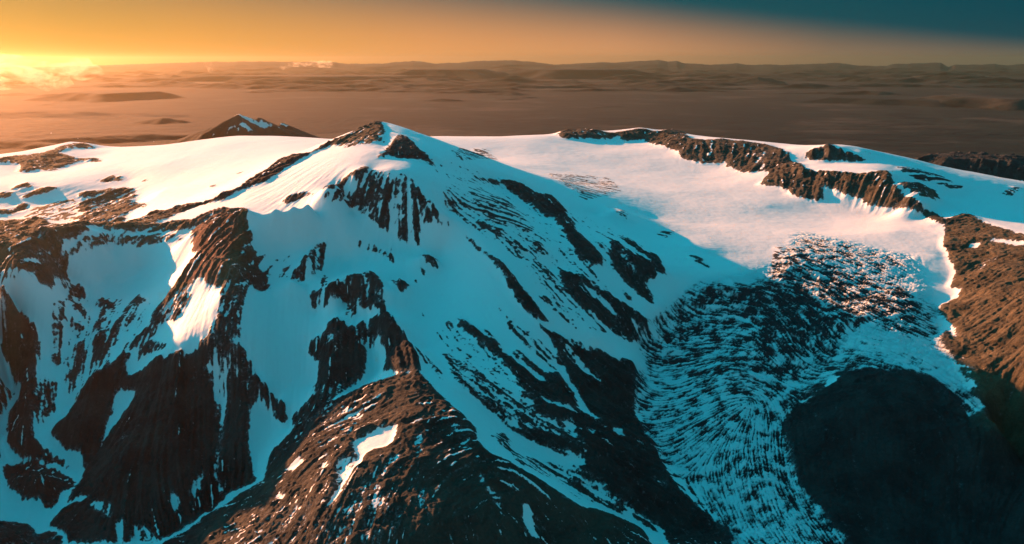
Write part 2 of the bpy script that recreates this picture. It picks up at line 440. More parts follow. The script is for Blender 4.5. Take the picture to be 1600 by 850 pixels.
ROCK = [ #ROCKDATA
 # (cover, outline) painted in order; 1 = bare rock, 0 = snow, between = rock ribs showing through
 (.30, [(690,290),(860,320),(930,420),(1000,520),(900,520),(800,400),(700,330)]), (.27, [(650,480),(760,520),(860,640),(1000,800),(900,780),(760,640)]), (.24, [(400,390),(470,400),(450,440),(400,430)]), (.27, [(80,460),(240,470),(200,560),(120,640),(80,560)]), (.22, [(640,230),(760,270),(860,310),(1000,380),(1060,440),(900,400),(700,290)]),
 (.85, [(0,249),(23,243),(60,240),(85,235),(100,226),(120,224),(140,226),(151,232),(125,233),(100,236),(90,240),(120,247),(155,248),(160,252),(130,253),(110,257),(85,267),(60,266),(40,270),(27,269),(36,258),(10,255),(-80,262),(-80,246)]),
 (.9, [(12,298),(45,284),(50,293),(30,297)]), (.9, [(34,308),(60,294),(95,294),(75,302),(60,305),(40,311)]), (.9, [(-60,300),(20,301),(18,309),(-60,318)]),
 (.9, [(-60,325),(20,328),(38,314),(46,325),(25,334),(8,336),(-60,335)]),
 (.85, [(150,285),(180,272),(196,281),(190,284),(160,285)]), (.7, [(215,283),(240,280),(232,285)]),
 (.74, [(120,302),(150,300),(190,293),(215,297),(215,308),(205,312),(210,319),(236,320),(205,330),(195,345),(190,352),(140,352),(110,345),(130,335),(115,325),(130,315)]),
 (.45, [(30,345),(60,318),(120,312),(120,345)]),
 (.95, [(-200,350),(0,345),(60,342),(80,350),(120,352),(195,352),(190,360),(160,362),(137,364),(120,370),(100,378),(50,402),(0,430),(-200,480)]),
 (0, [(135,355),(165,356),(165,363),(140,364)]), (0, [(55,375),(78,370),(75,376),(58,379)]),
 (1, [(594,191),(575,198),(550,208),(530,218),(500,232),(440,252),(400,278),(360,304),(310,318),(250,335),(205,350),(190,362),(205,362),(240,350),(290,330),(310,322),(350,314),(375,300),(418,284),(450,262),(490,240),(520,228),(560,226),(598,220),(602,208),(597,197)]),
 (.72, [(525,228),(545,222),(598,214),(602,226),(580,226),(560,229),(540,232)]),
 (.78, [(195,362),(245,350),(300,345),(330,330),(385,325),(384,335),(340,350),(310,363)]),
 (.85, [(275,270),(300,268),(295,273)]), (.8, [(365,272),(380,268),(375,275)]), (.8, [(315,293),(340,290),(335,294)]),
 (.55, [(0,425),(60,400),(110,372),(150,365),(250,366),(300,368),(300,375),(255,380),(165,378),(130,388),(108,400),(60,425),(15,445),(0,450),(-150,510),(-150,480)]),
 (.95, [(150,372),(180,374),(250,377),(250,381),(160,384),(125,392),(107,405),(107,425),(100,440),(86,437),(85,455),(70,450),(55,435),(35,430),(60,420),(100,398),(120,384)]),
 (.93, [(-120,500),(0,452),(8,464),(26,477),(34,493),(52,506),(62,521),(63,545),(58,570),(56,630),(53,620),(50,655),(54,690),(81,709),(108,728),(130,747),(119,739),(89,726),(49,720),(27,712),(11,696),(12,655),(30,620),(34,602),(16,581),(3,550),(3,508),(8,490),(0,485),(-120,520)]),
 # ribs in the western basin
 (.9, [(90,472),(92,475),(97,490),(105,500),(115,505),(130,510),(133,517),(120,517),(113,510),(105,502),(98,498),(93,485)]),
 (.9, [(115,470),(125,478),(132,488),(137,503),(128,495),(117,483)]), (.8, [(102,448),(110,438),(116,445),(113,460),(108,468),(100,455)]), (.8, [(118,462),(120,445),(127,447),(136,455),(134,470),(125,470)]),
 (.95, [(150,467),(165,468),(180,478),(175,484),(165,484),(165,500),(155,515),(140,523),(150,512),(160,498),(160,483),(155,475)]), (.9, [(205,485),(215,458),(220,465),(228,470),(215,478),(208,488)]),
 (.6, [(145,535),(160,520),(200,490),(215,497),(200,510),(190,510),(185,530),(178,543),(182,525),(170,540),(165,560),(152,570),(142,573),(150,555),(148,545)]),
 (.95, [(145,535),(160,522),(164,528),(164,550),(160,562),(142,573),(150,555),(148,545)]),
 (.95, [(88,505),(95,508),(96,520),(91,540),(92,560),(100,568),(93,574),(83,565),(88,550),(90,525)]),
 (.95, [(130,530),(120,540),(119,552),(122,555),(112,575),(107,590),(112,605),(108,614),(115,612),(120,595),(128,575),(132,555),(130,540)]),
 (.8, [(68,498),(78,512),(88,524),(80,517)]), (.8, [(27,463),(48,478),(52,484),(30,470)]), (.8, [(63,466),(75,478),(84,493),(72,484)]),
 (.5, [(56,600),(73,590),(73,650),(55,668),(50,650)]), (.85, [(75,590),(90,598),(88,625),(87,642),(75,655),(65,667),(66,650),(72,640),(70,610)]), (.8, [(-60,590),(12,602),(25,615),(15,630),(10,642),(-60,650)]),
 # red ridge
 (.66, [(310,355),(303,365),(300,385),(308,400),(296,412),(285,430),(262,460),(245,480),(238,490),(235,510),(225,520),(210,535),(189,548),(215,545),(240,525),(262,505),(282,500),(298,462),(305,440),(330,420),(345,380)]),
 (.95, [(385,325),(340,336),(312,355),(303,368),(300,388),(308,402),(296,412),(285,430),(262,458),(270,462),(300,440),(305,425),(325,448),(340,455),(352,440),(365,420),(380,380),(388,350)]),
 (.9, [(240,492),(262,462),(268,468),(245,505),(228,524),(190,548),(212,530),(234,512)]),
 (.7, [(340,455),(352,440),(365,420),(380,380),(388,340),(395,380),(402,412),(420,440),(426,452),(400,458),(388,440),(385,460),(376,500),(378,520),(370,545),(345,552),(310,556),(305,545),(325,525),(345,475)]),
 (.92, [(385,385),(395,385),(402,412),(420,440),(426,452),(400,458),(388,440),(382,410)]),
 (0, [(340,449),(344,452),(345,470),(330,510),(325,525),(305,542),(290,550),(262,558),(240,565),(255,550),(275,530),(300,505),(303,490),(298,465),(325,450)]),
 (.75, [(213,566),(217,545),(225,540),(240,530),(262,540),(255,548),(235,556),(222,553),(216,565)]),
 # dark buttress
 (1, [(240,565),(275,555),(330,550),(385,545),(400,590),(440,628),(458,660),(438,663),(416,636),(400,628),(390,645),(390,669),(386,701),(400,755),(380,762),(355,774),(336,796),(298,820),(260,845),(244,845),(233,834),(211,820),(206,850),(105,850),(105,836),(76,823),(95,799),(108,780),(130,750),(133,739),(128,712),(111,709),(89,690),(78,677),(100,655),(124,625),(127,612),(145,589),(181,563),(192,550),(205,555),(200,580),(205,593),(215,585)]),
 (.8, [(345,548),(385,545),(400,590),(440,628),(458,660),(438,663),(416,636),(385,615),(365,590)]),
 (0, [(197,560),(215,566),(240,565),(215,585),(205,593),(197,585)]),
 (.25, [(345,560),(358,555),(358,620),(352,660),(348,690),(342,720),(338,750),(352,775),(347,772),(336,745),(338,720),(343,690),(342,650),(330,600),(320,580),(325,570)]), (0, [(352,620),(357,625),(352,660),(348,690),(342,722),(337,745),(352,774),(344,768),(334,745),(338,720),(344,690),(345,655)]),
 (0, [(178,622),(190,612),(212,615),(214,620),(189,655),(173,677),(154,712),(165,680),(168,661),(177,647)]),
 (0, [(298,769),(317,736),(319,744),(311,769),(300,788)]), (0, [(267,775),(278,774),(281,790),(277,808),(272,800),(268,785)]), (0, [(95,801),(110,785),(135,777),(136,783),(115,790),(97,802)]),
 (.3, [(137,790),(150,786),(176,790),(172,810),(160,813),(150,800)]), (.05, [(180,815),(195,815),(192,850),(185,850)]), (.35, [(211,820),(233,834),(250,848),(215,850)]), (.2, [(192,688),(200,683),(188,697)]),
 (.97, [(2,733),(15,728),(50,724),(80,733),(105,745),(119,757),(110,768),(95,775),(85,795),(73,800),(65,783),(35,782),(15,765)]), (.85, [(-100,800),(30,818),(50,825),(60,840),(76,830),(95,838),(100,850),(100,900),(-100,900)]),
 # summit and the knob
 (.93, [(630,211),(636,216),(643,223),(655,236),(669,247),(682,261),(661,252),(641,250),(620,249),(607,244),(612,225),(620,217)]), (.68, [(588,250),(592,240),(611,228),(607,243),(600,248)]),
 (.85, [(440,317),(455,305),(485,300),(500,298),(485,304),(460,316),(443,320)]), (.8, [(502,298),(530,282),(560,266),(575,258),(578,264),(560,280),(540,290),(520,294)]), (.5, [(500,305),(540,290),(545,315),(510,315)]),
 # rock face under the summit
 (.55, [(572,262),(600,268),(620,270),(632,270),(640,275),(650,288),(665,310),(685,325),(690,335),(700,345),(716,366),(705,365),(690,352),(680,345),(668,352),(662,350),(655,360),(660,385),(648,382),(640,380),(630,376),(618,370),(605,365),(590,350),(577,345),(575,335),(565,332),(555,325),(545,320),(535,317),(540,308),(550,300),(555,290),(565,275)]),
 (.72, [(535,317),(555,296),(580,275),(585,300),(560,327)]), (.70, [(567,332),(590,285),(615,275),(612,320),(600,350),(580,345)]), (.74, [(632,271),(640,275),(650,288),(675,325),(690,345),(676,340),(668,345),(655,315),(640,290)]), (.85, [(647,345),(655,350),(656,378),(650,386),(645,370)]),
 (.9, [(650,382),(660,400),(680,405),(688,420),(684,422),(675,415),(660,405),(652,395)]),
 (.55, [(470,420),(500,380),(530,375),(510,400),(505,420),(480,438),(457,438)]), (.9, [(470,413),(485,394),(500,378),(510,375),(500,385),(490,400),(478,412),(468,428),(468,438),(457,438),(460,425)]),
 (.8, [(550,372),(565,378),(590,385),(610,395),(625,408),(620,412),(605,402),(585,392),(570,388),(555,378)]), (.8, [(605,384),(615,386),(622,395),(612,390)]),
 (.85, [(655,412),(662,415),(668,432),(660,425)]), (.95, [(610,435),(620,440),(641,442),(636,455),(628,457),(618,448)]), (.9, [(645,433),(655,435),(661,443),(650,440)]),
 # cliffs in the middle
 (.72, [(480,460),(500,452),(508,455),(500,465),(495,487),(485,480)]), (.6, [(500,440),(510,420),(515,440),(505,455)]),
 (.7, [(510,450),(525,440),(545,430),(560,432),(580,425),(598,440),(600,450),(605,465),(602,475),(614,495),(600,495),(590,487),(575,480),(560,487),(545,500),(535,495),(545,480),(545,470),(530,470),(515,470),(505,487),(502,482),(512,465)]),
 (.95, [(510,451),(530,443),(550,452),(572,460),(575,468),(550,470),(530,468),(515,464),(505,485),(503,482)]), (.9, [(575,435),(590,433),(598,445),(595,452),(580,448)]), (.9, [(558,482),(575,474),(595,478),(590,485),(570,484)]), (.8, [(503,502),(512,500),(508,506)]),
 (1, [(516,503),(529,498),(553,511),(558,534),(573,550),(570,576),(566,591),(545,607),(516,625),(490,640),(470,645),(483,630),(496,596),(500,565),(479,552),(488,529),(500,528),(509,520)]),
 (.7, [(509,520),(530,518),(535,545),(510,545),(500,535)]), (.65, [(555,505),(576,500),(580,530),(588,540),(575,545),(560,530)]), (.7, [(490,600),(520,605),(545,600),(516,625),(484,640)]),
 (1, [(576,501),(592,495),(612,493),(620,506),(638,532),(655,563),(657,582),(625,586),(599,583),(602,550),(592,527),(579,524)]), (.6, [(590,488),(612,485),(616,505),(605,505)]),
 # foreground massif
 (.97, [(657,584),(670,600),(690,620),(712,640),(725,650),(728,660),(745,672),(745,690),(765,712),(790,722),(800,727),(830,745),(880,775),(905,793),(940,800),(965,812),(1005,832),(1030,870),(1010,950),(200,950),(255,852),(300,827),(340,800),(370,775),(400,760),(413,750),(424,709),(458,674),(458,650),(484,623),(517,630),(545,617),(580,604),(625,588)]),
 (.78, [(470,660),(500,640),(545,640),(560,665),(530,700),(490,700)]), (.8, [(400,800),(470,790),(560,780),(640,800),(600,860),(420,860)]),
 (0, [(548,697),(565,685),(590,670),(620,666),(618,680),(610,697),(580,704),(568,710),(565,725),(555,735),(560,715)]), (.3, [(530,720),(565,715),(545,750),(530,780),(515,800),(512,790),(522,760),(525,740)]),
 (0, [(440,715),(449,703),(445,714)]), (.2, [(443,740),(470,715),(478,715),(465,735),(450,740)]), (0, [(430,786),(447,775),(441,785)]), (.3, [(502,722),(515,722),(512,740),(500,735)]), (0, [(490,758),(498,750),(493,760)]), (.2,[(430,780),(440,767),(435,785)]),
 (0, [(817,795),(822,788),(828,795),(835,820),(843,850),(825,835),(817,815)]), (.3, [(748,743),(765,765),(790,788),(780,798),(765,775),(750,755)]),
 (.62, [(565,755),(595,760),(605,795),(580,815),(560,790)]), (.6, [(575,748),(620,712),(628,722),(590,760)]), (.6, [(648,675),(660,675),(658,760),(650,760)]), (.62, [(700,665),(740,678),(728,712),(715,690)]), (.62, [(530,640),(565,640),(570,660),(545,665)]),
 (.6, [(505,640),(530,625),(520,660),(505,665)]), (.62, [(650,765),(665,765),(670,810),(655,800)]), (.62, [(545,790),(570,780),(560,830),(545,820)]),
 # ribs on the snow ramp
 (.95, [(709,486),(737,511),(775,542),(800,562),(831,586),(850,607),(860,622),(830,600),(800,578),(778,560),(755,540),(735,527),(721,506)]), (.75, [(729,485),(745,495),(763,505),(750,500)]), (.5, [(735,510),(770,520),(785,545),(765,535)]),
 (.75, [(690,548),(700,552),(712,575),(730,600),(760,630),(800,665),(790,665),(750,632),(720,605),(708,590),(702,570)]), (.58, [(715,560),(735,570),(760,590),(800,625),(860,655),(850,665),(790,640),(760,615),(730,590)]), (.5, [(640,535),(660,550),(690,580),(700,600),(685,590),(655,560)]),
 (.5, [(770,470),(800,495),(850,540),(900,585),(880,590),(840,560),(800,520)]), (.75,[(800,540),(850,580),(880,600),(870,600),(830,580),(800,555)]),
 (.95, [(718,353),(744,379),(762,395),(785,412),(800,433),(826,462),(852,498),(866,513),(844,506),(818,485),(800,460),(786,432),(765,405),(740,382),(722,362)]), (.7, [(860,507),(900,530),(930,545),(905,540),(875,522)]),
 (.82, [(729,272),(762,279),(783,280),(800,284),(815,288),(850,306),(862,304),(878,322),(898,350),(898,366),(916,379),(940,404),(943,420),(924,415),(904,402),(889,381),(880,360),(872,345),(847,337),(821,316),(798,300),(780,288),(750,280)]),
 (.97, [(852,304),(860,304),(872,330),(898,362),(916,379),(940,404),(943,420),(924,415),(904,402),(889,381),(880,360),(862,335)]), (.9, [(928,372),(945,388),(947,397),(936,386)]),
 (.88, [(953,385),(957,376),(972,388),(973,400),(985,420),(1000,435),(1010,450),(1022,468),(1024,478),(1005,465),(985,450),(965,430),(955,420),(953,400)]), (.95, [(980,392),(985,390),(990,410),(985,418),(980,405)]),
 (.9, [(990,420),(995,396),(1005,405),(1020,415),(1015,400),(1025,398),(1038,418),(1040,432),(1025,428),(1028,442),(1018,435),(1010,448),(1000,435)]), (.85, [(970,367),(985,377),(1005,391),(1020,397),(1036,413),(1020,406),(1000,395),(980,381)]),
 (.93, [(870,419),(891,426),(917,436),(945,459),(981,477),(1015,501),(1012,514),(1005,532),(981,534),(966,521),(942,506),(917,485),(888,462),(883,449)]), (.15, [(900,435),(925,450),(945,470),(962,492),(975,508),(965,500),(945,480),(920,458)]), (.6,[(975,500),(1000,510),(1000,530),(985,533)]),
 (.95, [(965,448),(985,462),(992,471),(980,467)]), (.65, [(850,418),(865,430),(875,450),(888,475),(870,452),(855,432)]), (.6, [(835,455),(860,470),(880,495),(900,514),(880,502),(850,475)]), (.6,[(955,515),(975,525),(985,535),(965,528)]),
 (.45, [(730,300),(790,310),(830,350),(840,400),(800,390),(750,350)]), (.42, [(690,295),(720,300),(730,330),(700,340)]), (.6, [(745,335),(765,330),(770,345),(755,358)]), (.6, [(775,360),(795,345),(790,365),(780,375)]), (.65,[(832,380),(845,378),(855,395),(840,405)]),
 (.96, [(895,540),(909,545),(935,546),(960,560),(989,565),(997,586),(994,630),(989,640),(1000,663),(1016,688),(1038,734),(1060,766),(1095,799),(1144,836),(1150,870),(1100,950),(1052,870),(1038,836),(1022,822),(989,800),(968,778),(935,755),(900,742),(915,725),(905,705),(900,680),(880,665),(850,650),(830,625),(812,600),(800,585),(800,575),(830,590),(850,600),(855,590),(862,580),(880,590),(885,575),(870,555),(862,535),(840,510),(860,520),(880,530)]),
 (.4, [(870,530),(890,545),(910,570),(930,590),(945,605),(930,598),(905,585),(885,565)]),
 (0, [(855,560),(870,570),(888,590),(900,610),(912,630),(920,643),(946,667),(925,655),(903,640),(898,615),(880,593)]), (.1, [(820,616),(850,624),(880,633),(910,645),(890,643),(860,634)]), (0, [(952,670),(970,675),(979,689),(965,682)]), (0, [(990,687),(1009,701),(1000,698)]),
 (0, [(914,669),(938,678),(925,680)]), (0, [(978,725),(994,733),(985,732)]), (0, [(1018,751),(1047,763),(1030,761)]), (.1, [(875,663),(895,662),(903,675),(890,676)]),
 (.55, [(800,625),(840,640),(880,665),(908,700),(880,695),(840,680),(800,660)]), (.95, [(800,665),(840,678),(880,690),(925,712),(905,714),(870,706),(840,696),(815,687)]), (0, [(800,676),(830,694),(860,705),(900,722),(927,728),(895,728),(860,722),(830,712),(805,700)]),
 (.48, [(790,700),(860,725),(930,735),(900,745),(850,745),(810,725)]), (.72, [(885,748),(910,742),(940,755),(960,770),(975,790),(985,805),(960,800),(925,780),(895,760)]), (.2, [(915,755),(945,770),(965,790),(940,785),(920,770)]),
 (.8, [(746,618),(770,628),(800,650),(800,658),(770,640)]), (.6, [(752,662),(770,670),(772,673),(758,668)]), (.65, [(765,680),(785,676),(800,690),(795,705),(775,692)]), (.6,[(985,805),(1010,812),(1030,835),(1005,825)]),
 # glacier: crevasse fields
 (.40, [(1250,370),(1330,380),(1420,410),(1410,440),(1300,410),(1230,400)]), (.56, [(1210,385),(1240,390),(1320,420),(1425,450),(1455,480),(1460,500),(1465,540),(1430,530),(1350,505),(1300,540),(1330,560),(1280,590),(1240,600),(1100,600),(1010,570),(1000,545),(1020,500),(1050,475),(1090,440),(1140,442),(1180,442),(1205,425)]),
 (.68, [(1090,445),(1140,445),(1180,445),(1210,430),(1240,420),(1300,440),(1360,460),(1430,475),(1450,490),(1420,505),(1350,495),(1320,515),(1290,535),(1240,560),(1215,570),(1205,530),(1180,505),(1120,480),(1085,470)]), (.78, [(1160,460),(1200,448),(1240,460),(1290,490),(1290,525),(1245,535),(1200,520),(1160,490)]),
 (.37, [(1000,570),(1100,600),(1240,600),(1260,620),(1235,650),(1228,680),(1235,730),(1250,765),(1275,795),(1305,832),(1330,870),(1200,870),(1095,795),(1060,762),(1038,730),(1016,685),(1000,660),(992,630),(998,590)]),
 (.28, [(1060,700),(1130,700),(1180,760),(1220,850),(1160,830),(1100,790)]), (.66,[(1120,725),(1150,722),(1175,735),(1170,750),(1140,738)]),
 (.55, [(1320,540),(1345,552),(1420,575),(1500,610),(1535,650),(1500,636),(1450,592),(1380,580),(1300,588),(1240,600),(1270,570)]), (.15, [(1340,520),(1400,535),(1470,570),(1460,585),(1400,565),(1345,550)]),
 (.75,[(1250,610),(1300,590),(1285,610),(1240,640),(1225,640)]),
 (1, [(1311,589),(1329,582),(1394,581),(1425,582),(1451,591),(1474,609),(1500,636),(1511,652),(1533,650),(1600,700),(1800,760),(1800,950),(1350,950),(1322,850),(1305,831),(1276,793),(1251,763),(1238,728),(1236,707),(1226,669),(1240,639),(1267,627),(1278,616),(1305,600)]),
 (0, [(1558,671),(1574,684),(1565,681)]),
 # brown mountain
 (1, [(1472,352),(1490,340),(1515,335),(1530,345),(1550,352),(1600,368),(1800,400),(1800,780),(1600,705),(1560,675),(1538,648),(1532,620),(1510,590),(1490,565),(1470,545),(1468,530),(1480,510),(1467,495),(1468,478),(1485,470),(1498,463),(1500,452),(1482,448),(1490,435),(1493,425),(1480,400),(1473,385),(1477,360)]),
 (0, [(1513,386),(1520,380),(1535,382),(1525,389)]), (0, [(1540,375),(1565,377),(1600,380),(1600,386),(1550,380)]), (.1, [(1540,412),(1553,402),(1535,420),(1528,424)]), (.2, [(1590,370),(1600,372),(1590,373)]), (.3,[(1520,418),(1545,410),(1560,402),(1550,412)]),
 (0, [(1470,490),(1480,500),(1490,512),(1496,532),(1490,530),(1478,512),(1472,520)]), (.6, [(1500,555),(1515,575),(1525,600),(1535,635),(1520,620),(1505,590)]),
 # cliffs round the icefield
 (.95, [(870,213),(875,207),(890,204),(935,205),(950,208),(965,207),(985,204),(1000,200),(1010,202),(1020,207),(1040,204),(1050,204),(1075,212),(1080,218),(1100,219),(1130,218),(1160,222),(1195,226),(1210,231),(1222,234),(1235,247),(1240,254),(1260,266),(1300,269),(1350,271),(1370,268),(1385,267),(1393,275),(1400,290),(1415,308),(1440,320),(1455,330),(1475,342),(1475,352),(1468,353),(1450,343),(1440,335),(1415,328),(1400,327),(1380,324),(1350,320),(1345,310),(1330,310),(1315,303),(1290,313),(1270,315),(1245,308),(1230,300),(1220,293),(1185,290),(1192,282),(1200,270),(1185,268),(1180,272),(1150,270),(1145,262),(1130,262),(1140,256),(1095,256),(1065,247),(1060,238),(1045,233),(1030,228),(1010,222),(1005,217),(985,220),(975,220),(965,213),(950,217),(940,217),(900,217),(880,217)]),
 (0, [(1283,290),(1290,295),(1312,300),(1308,312),(1290,314),(1284,305)]), (.5, [(900,207),(935,208),(950,211),(930,213)]), (.5,[(1175,250),(1200,235),(1190,255),(1180,265)]),
 (.9, [(1257,240),(1275,232),(1298,226),(1305,232),(1330,240),(1345,247),(1355,252),(1340,254),(1300,253),(1265,251),(1257,248)]),
 (.52, [(1395,262),(1420,260),(1460,270),(1490,285),(1515,297),(1490,296),(1460,290),(1430,280)]), (.72, [(1400,285),(1430,285),(1465,300),(1467,310),(1450,312),(1430,303),(1410,292)]), (.7, [(1565,303),(1575,295),(1600,292),(1590,300),(1580,308)]),
 # crevasses in the icefield
 (.40, [(850,270),(900,272),(960,280),(970,300),(945,310),(915,315),(880,290)]), (.46, [(958,330),(972,326),(988,340),(975,348)]), (.5, [(1025,365),(1045,358),(1058,362),(1040,372)]), (.85, [(1074,397),(1095,402),(1112,420),(1085,408)]),
 (.44, [(700,235),(760,230),(780,250),(720,250)]), (.38,[(1000,300),(1001,300),(1000,301)]),
]
rock = np.zeros((NV, NU), f32)
for c, poly in ROCK:
    r = raster([hit(*p) for p in dens(poly)])
    if r is None: continue
    js, is_, m = r
    sub = rock[js, is_]
    sub[m] = c
traced = blur(rock, 2)

# ------------------------------------------------------------------ grain direction of slopes and ice
gy_, gx_ = np.gradient(blur(Z, 10))
du = U[1] - U[0]
dv = np.gradient(V)[:, None].astype(f32)
gxi = gx_ ; gyi = gy_ / (dv / du)**2                 # metric correction so the grain follows the fall line
ln = np.sqrt(gxi**2 + gyi**2) + 1e-6
dxn, dyn = gxi / ln, gyi / ln
slope = np.sqrt((gx_ / (du * GY))**2 + (gy_ / (dv * GY))**2)
T11 = (dxn**2 - dyn**2) * 0.5; T12 = 2 * dxn * dyn * 0.5   # doubled-angle form
wsum = np.full_like(T11, 0.5)
GRAIN = [(1150,465,1,.1),(1250,430,1,.35),(1350,400,1,.35),(1400,450,1,.3),(1420,500,1,.35),(1320,480,1,.5),(1250,520,.6,1),(1210,530,.35,1),(1160,500,.9,.25),(1100,540,1,-.12),(1040,600,1,0),(1150,600,1,-.1),(1250,590,1,.1),(1350,570,1,.15),(1450,590,1,.7),(1500,610,1,.8),
 (1080,650,1,-.25),(1130,670,1,-.7),(1160,700,.35,-1),(1195,700,.05,1),(1200,640,.3,1),(1060,700,.8,-.5),(1190,760,.2,1),(1235,740,.3,1),(1260,790,.65,1),(1290,830,.75,1),(1120,760,.7,.7),(1180,820,.7,.8),
 (900,450,1,.95),(850,340,.9,1),(960,400,.6,1),(1010,430,.7,1),(800,600,1,.85),(870,560,1,.9),(900,680,1,.4),(830,660,1,.5),(960,750,1,.6),(900,770,1,.7),(750,560,.8,1),(760,640,1,.75),(720,500,.9,1),(780,420,.8,1),
 (560,310,-.6,1),(600,330,-.25,1),(640,340,.15,1),(680,330,.9,1),(150,335,1,-.3),(40,310,1,-.3),(300,340,1,-.45),(240,350,1,-.4),(450,260,1,-.5),(350,310,1,-.4),(90,400,1,-.5),(30,430,1,-.6),(200,370,1,0),
 (1550,480,1,-.7),(1570,560,.9,-.8),(1500,400,.8,-.7),(1560,410,1,-.5),(600,760,-.3,1),(520,760,-.6,1),(700,720,.9,-.4),(640,650,1,-.3),(560,660,.9,-.4),(60,560,.1,1),(130,480,.5,1),(110,560,0,1),(170,500,-.7,1),(250,480,-.6,1),(200,650,-.45,1),(300,650,-.1,1),(350,650,0,1),(340,400,-.8,1),(320,380,-.9,1),
 (360,490,-.1,1),(520,580,-.1,1),(620,540,.4,1),(540,455,0,1),(590,460,0,1),(1350,290,-.2,1),(1100,240,.1,1),(1250,285,.1,1),(1430,290,1,.5),(1300,240,0,1),(900,290,1,.3),(780,330,1,.25),(575,220,-1,.6),(635,235,.3,1)]
II, JJ = np.meshgrid(np.arange(NU, dtype=f32), np.arange(NV, dtype=f32))
for px, py, dx, dy in GRAIN:
    L = math.hypot(dx, dy); dx, dy = dx / L * 9, dy / L * 9
    a = hit(px - dx, py - dy); b = hit(px + dx, py + dy)
    vx, vy = b[0] - a[0], b[1] - a[1]; L = math.hypot(vx, vy) + 1e-6; vx, vy = vx / L, vy / L
    cx_, cy_ = (a[0] + b[0]) / 2, (a[1] + b[1]) / 2
    R = 150
    j0, j1, i0, i1 = int(max(0, cy_ - R)), int(min(NV, cy_ + R)), int(max(0, cx_ - R)), int(min(NU, cx_ + R))
    if j1 <= j0 or i1 <= i0: continue
    d2 = (II[j0:j1, i0:i1] - cx_)**2 + (JJ[j0:j1, i0:i1] - cy_)**2
    wgt = 4.0 * np.exp(-d2 / (2 * 32.0**2))
    T11[j0:j1, i0:i1] += wgt * (vx * vx - vy * vy); T12[j0:j1, i0:i1] += wgt * 2 * vx * vy
th = 0.5 * np.arctan2(blur(T12, 5), blur(T11, 5))
DX, DY = np.cos(th).astype(f32), np.sin(th).astype(f32)
def lic(src, steps, h=1.0):
    acc = src.copy(); cnt = 1
    for sgn in (1, -1):
        x = II.copy(); y = JJ.copy(); pdx = DX * sgn; pdy = DY * sgn
        for _ in range(steps):
            x += pdx * h; y += pdy * h
            xi = np.clip(x, 0, NU - 1).astype(np.int32); yi = np.clip(y, 0, NV - 1).astype(np.int32)
            acc += src[yi, xi]; cnt += 1
            ndx = DX[yi, xi]; ndy = DY[yi, xi]
            s = np.sign(ndx * pdx + ndy * pdy); s[s == 0] = 1
            pdx = ndx * s; pdy = ndy * s
    acc /= cnt
    acc -= acc.mean(); acc /= acc.std()
    return acc
def gnoise(cell, seed, octs=2):
    return fbm(II / cell, JJ / cell, octs, seed).astype(f32)
L1 = lic(gnoise(5.0, 101) , 14, 1.6)         # narrow ribs
L2 = lic(gnoise(16.0, 103), 16, 3.0)         # gullies
L3 = lic(gnoise(3.0, 107, 1), 6, 1.0)        # hair-fine streaks
LG = lic(gnoise(1.7, 109, 1), 9, .9)        # short crevasses
blot = fbm(GX / 260, GY / 260, 5, 31).astype(f32)
blot2 = fbm(GX / 70, GY / 70, 3, 35).astype(f32)
# ground nobody traced (behind crests, outside the frame): steep = rock
S_now = S_tab
hidden = (S_now > S_run + 0.004) | (np.abs(GX / GY) > .70)
auto = smooth(slope + .12 * blot, .42, .62)
auto = np.where(GY < 10500, auto, 0)
near = (GY < 11000)
cover = np.where(hidden & near, np.maximum(traced, auto * .9), traced)
cover = blur(cover.astype(f32), 1)
# lowland ground is bare; snow only on its high tops
lowmask = smooth(GY, 9800, 11500)
high = smooth(Z + 220 * blot + 130 * L1, 1180, 1600) * (GY < 17500) * (GX < -1500)
lowcover = 1.6 - 1.17 * high
cover = cover * (1 - t_b) + lowcover * t_b
cover = np.where(overlap, 1.6, cover)
raw = np.clip(rock, 0, 1)
edgy = np.clip(.32 * 4 * cover * (1 - cover) + .75 * blur(4 * raw * (1 - raw), 1), 0, 1) * near
brownless = np.zeros((NV, NU), f32)
flute = np.ones((NV, NU), f32)
for c, poly in [(.38, [(1440,335),(1900,330),(1900,1000),(1330,1000),(1225,700),(1240,600),(1320,575),(1430,575),(1500,630),(1460,540)]), (.35, [(657,575),(820,715),(1050,850),(1060,1000),(100,1000),(300,827),(400,750),(560,620)])]:
    r = raster([hit(*p) for p in dens(poly)]); sub = flute[r[0], r[1]]; sub[r[2]] = c; sub = brownless[r[0], r[1]]; sub[r[2]] = 8 if c > .36 else 0
for q in ([(240,560),(330,550),(350,560),(345,640),(340,760),(200,845),(100,845),(95,800),(130,740),(80,680),(150,590)], [(350,560),(380,560),(395,640),(400,755),(355,770)], [(895,545),(990,560),(1000,670),(1150,850),(1050,850),(940,750),(900,660),(860,600)], [(597,495),(620,500),(655,565),(655,585),(600,583)]):
    r = raster([hit(*p) for p in dens(q)]); sub = brownless[r[0], r[1]]; sub[r[2]] = 1.0
flute = blur(flute, 10); brownless = blur(brownless, 4)
GL = [(1090,435),(1205,415),(1250,360),(1430,400),(1470,480),(1475,540),(1545,650),(1500,640),(1440,585),(1311,585),(1230,640),(1225,680),(1240,740),(1330,860),(1330,950),(1150,950),(1140,836),(1010,690),(990,600),(1000,520),(1045,465)]
gl = np.zeros((NV, NU), f32)
r = raster([hit(*p) for p in dens(GL)])
gl[r[0], r[1]][r[2]] = 1
gl = blur(gl, 4)
cover = cover * (1 - gl) + gl * blur(np.minimum(cover, .8), 9)
speck = fbm(II / 3.6, JJ / 3.2, 3, 201).astype(f32); speck /= speck.std()
speck2 = fbm(II / 14, JJ / 10, 3, 203).astype(f32); speck2 /= speck2.std()
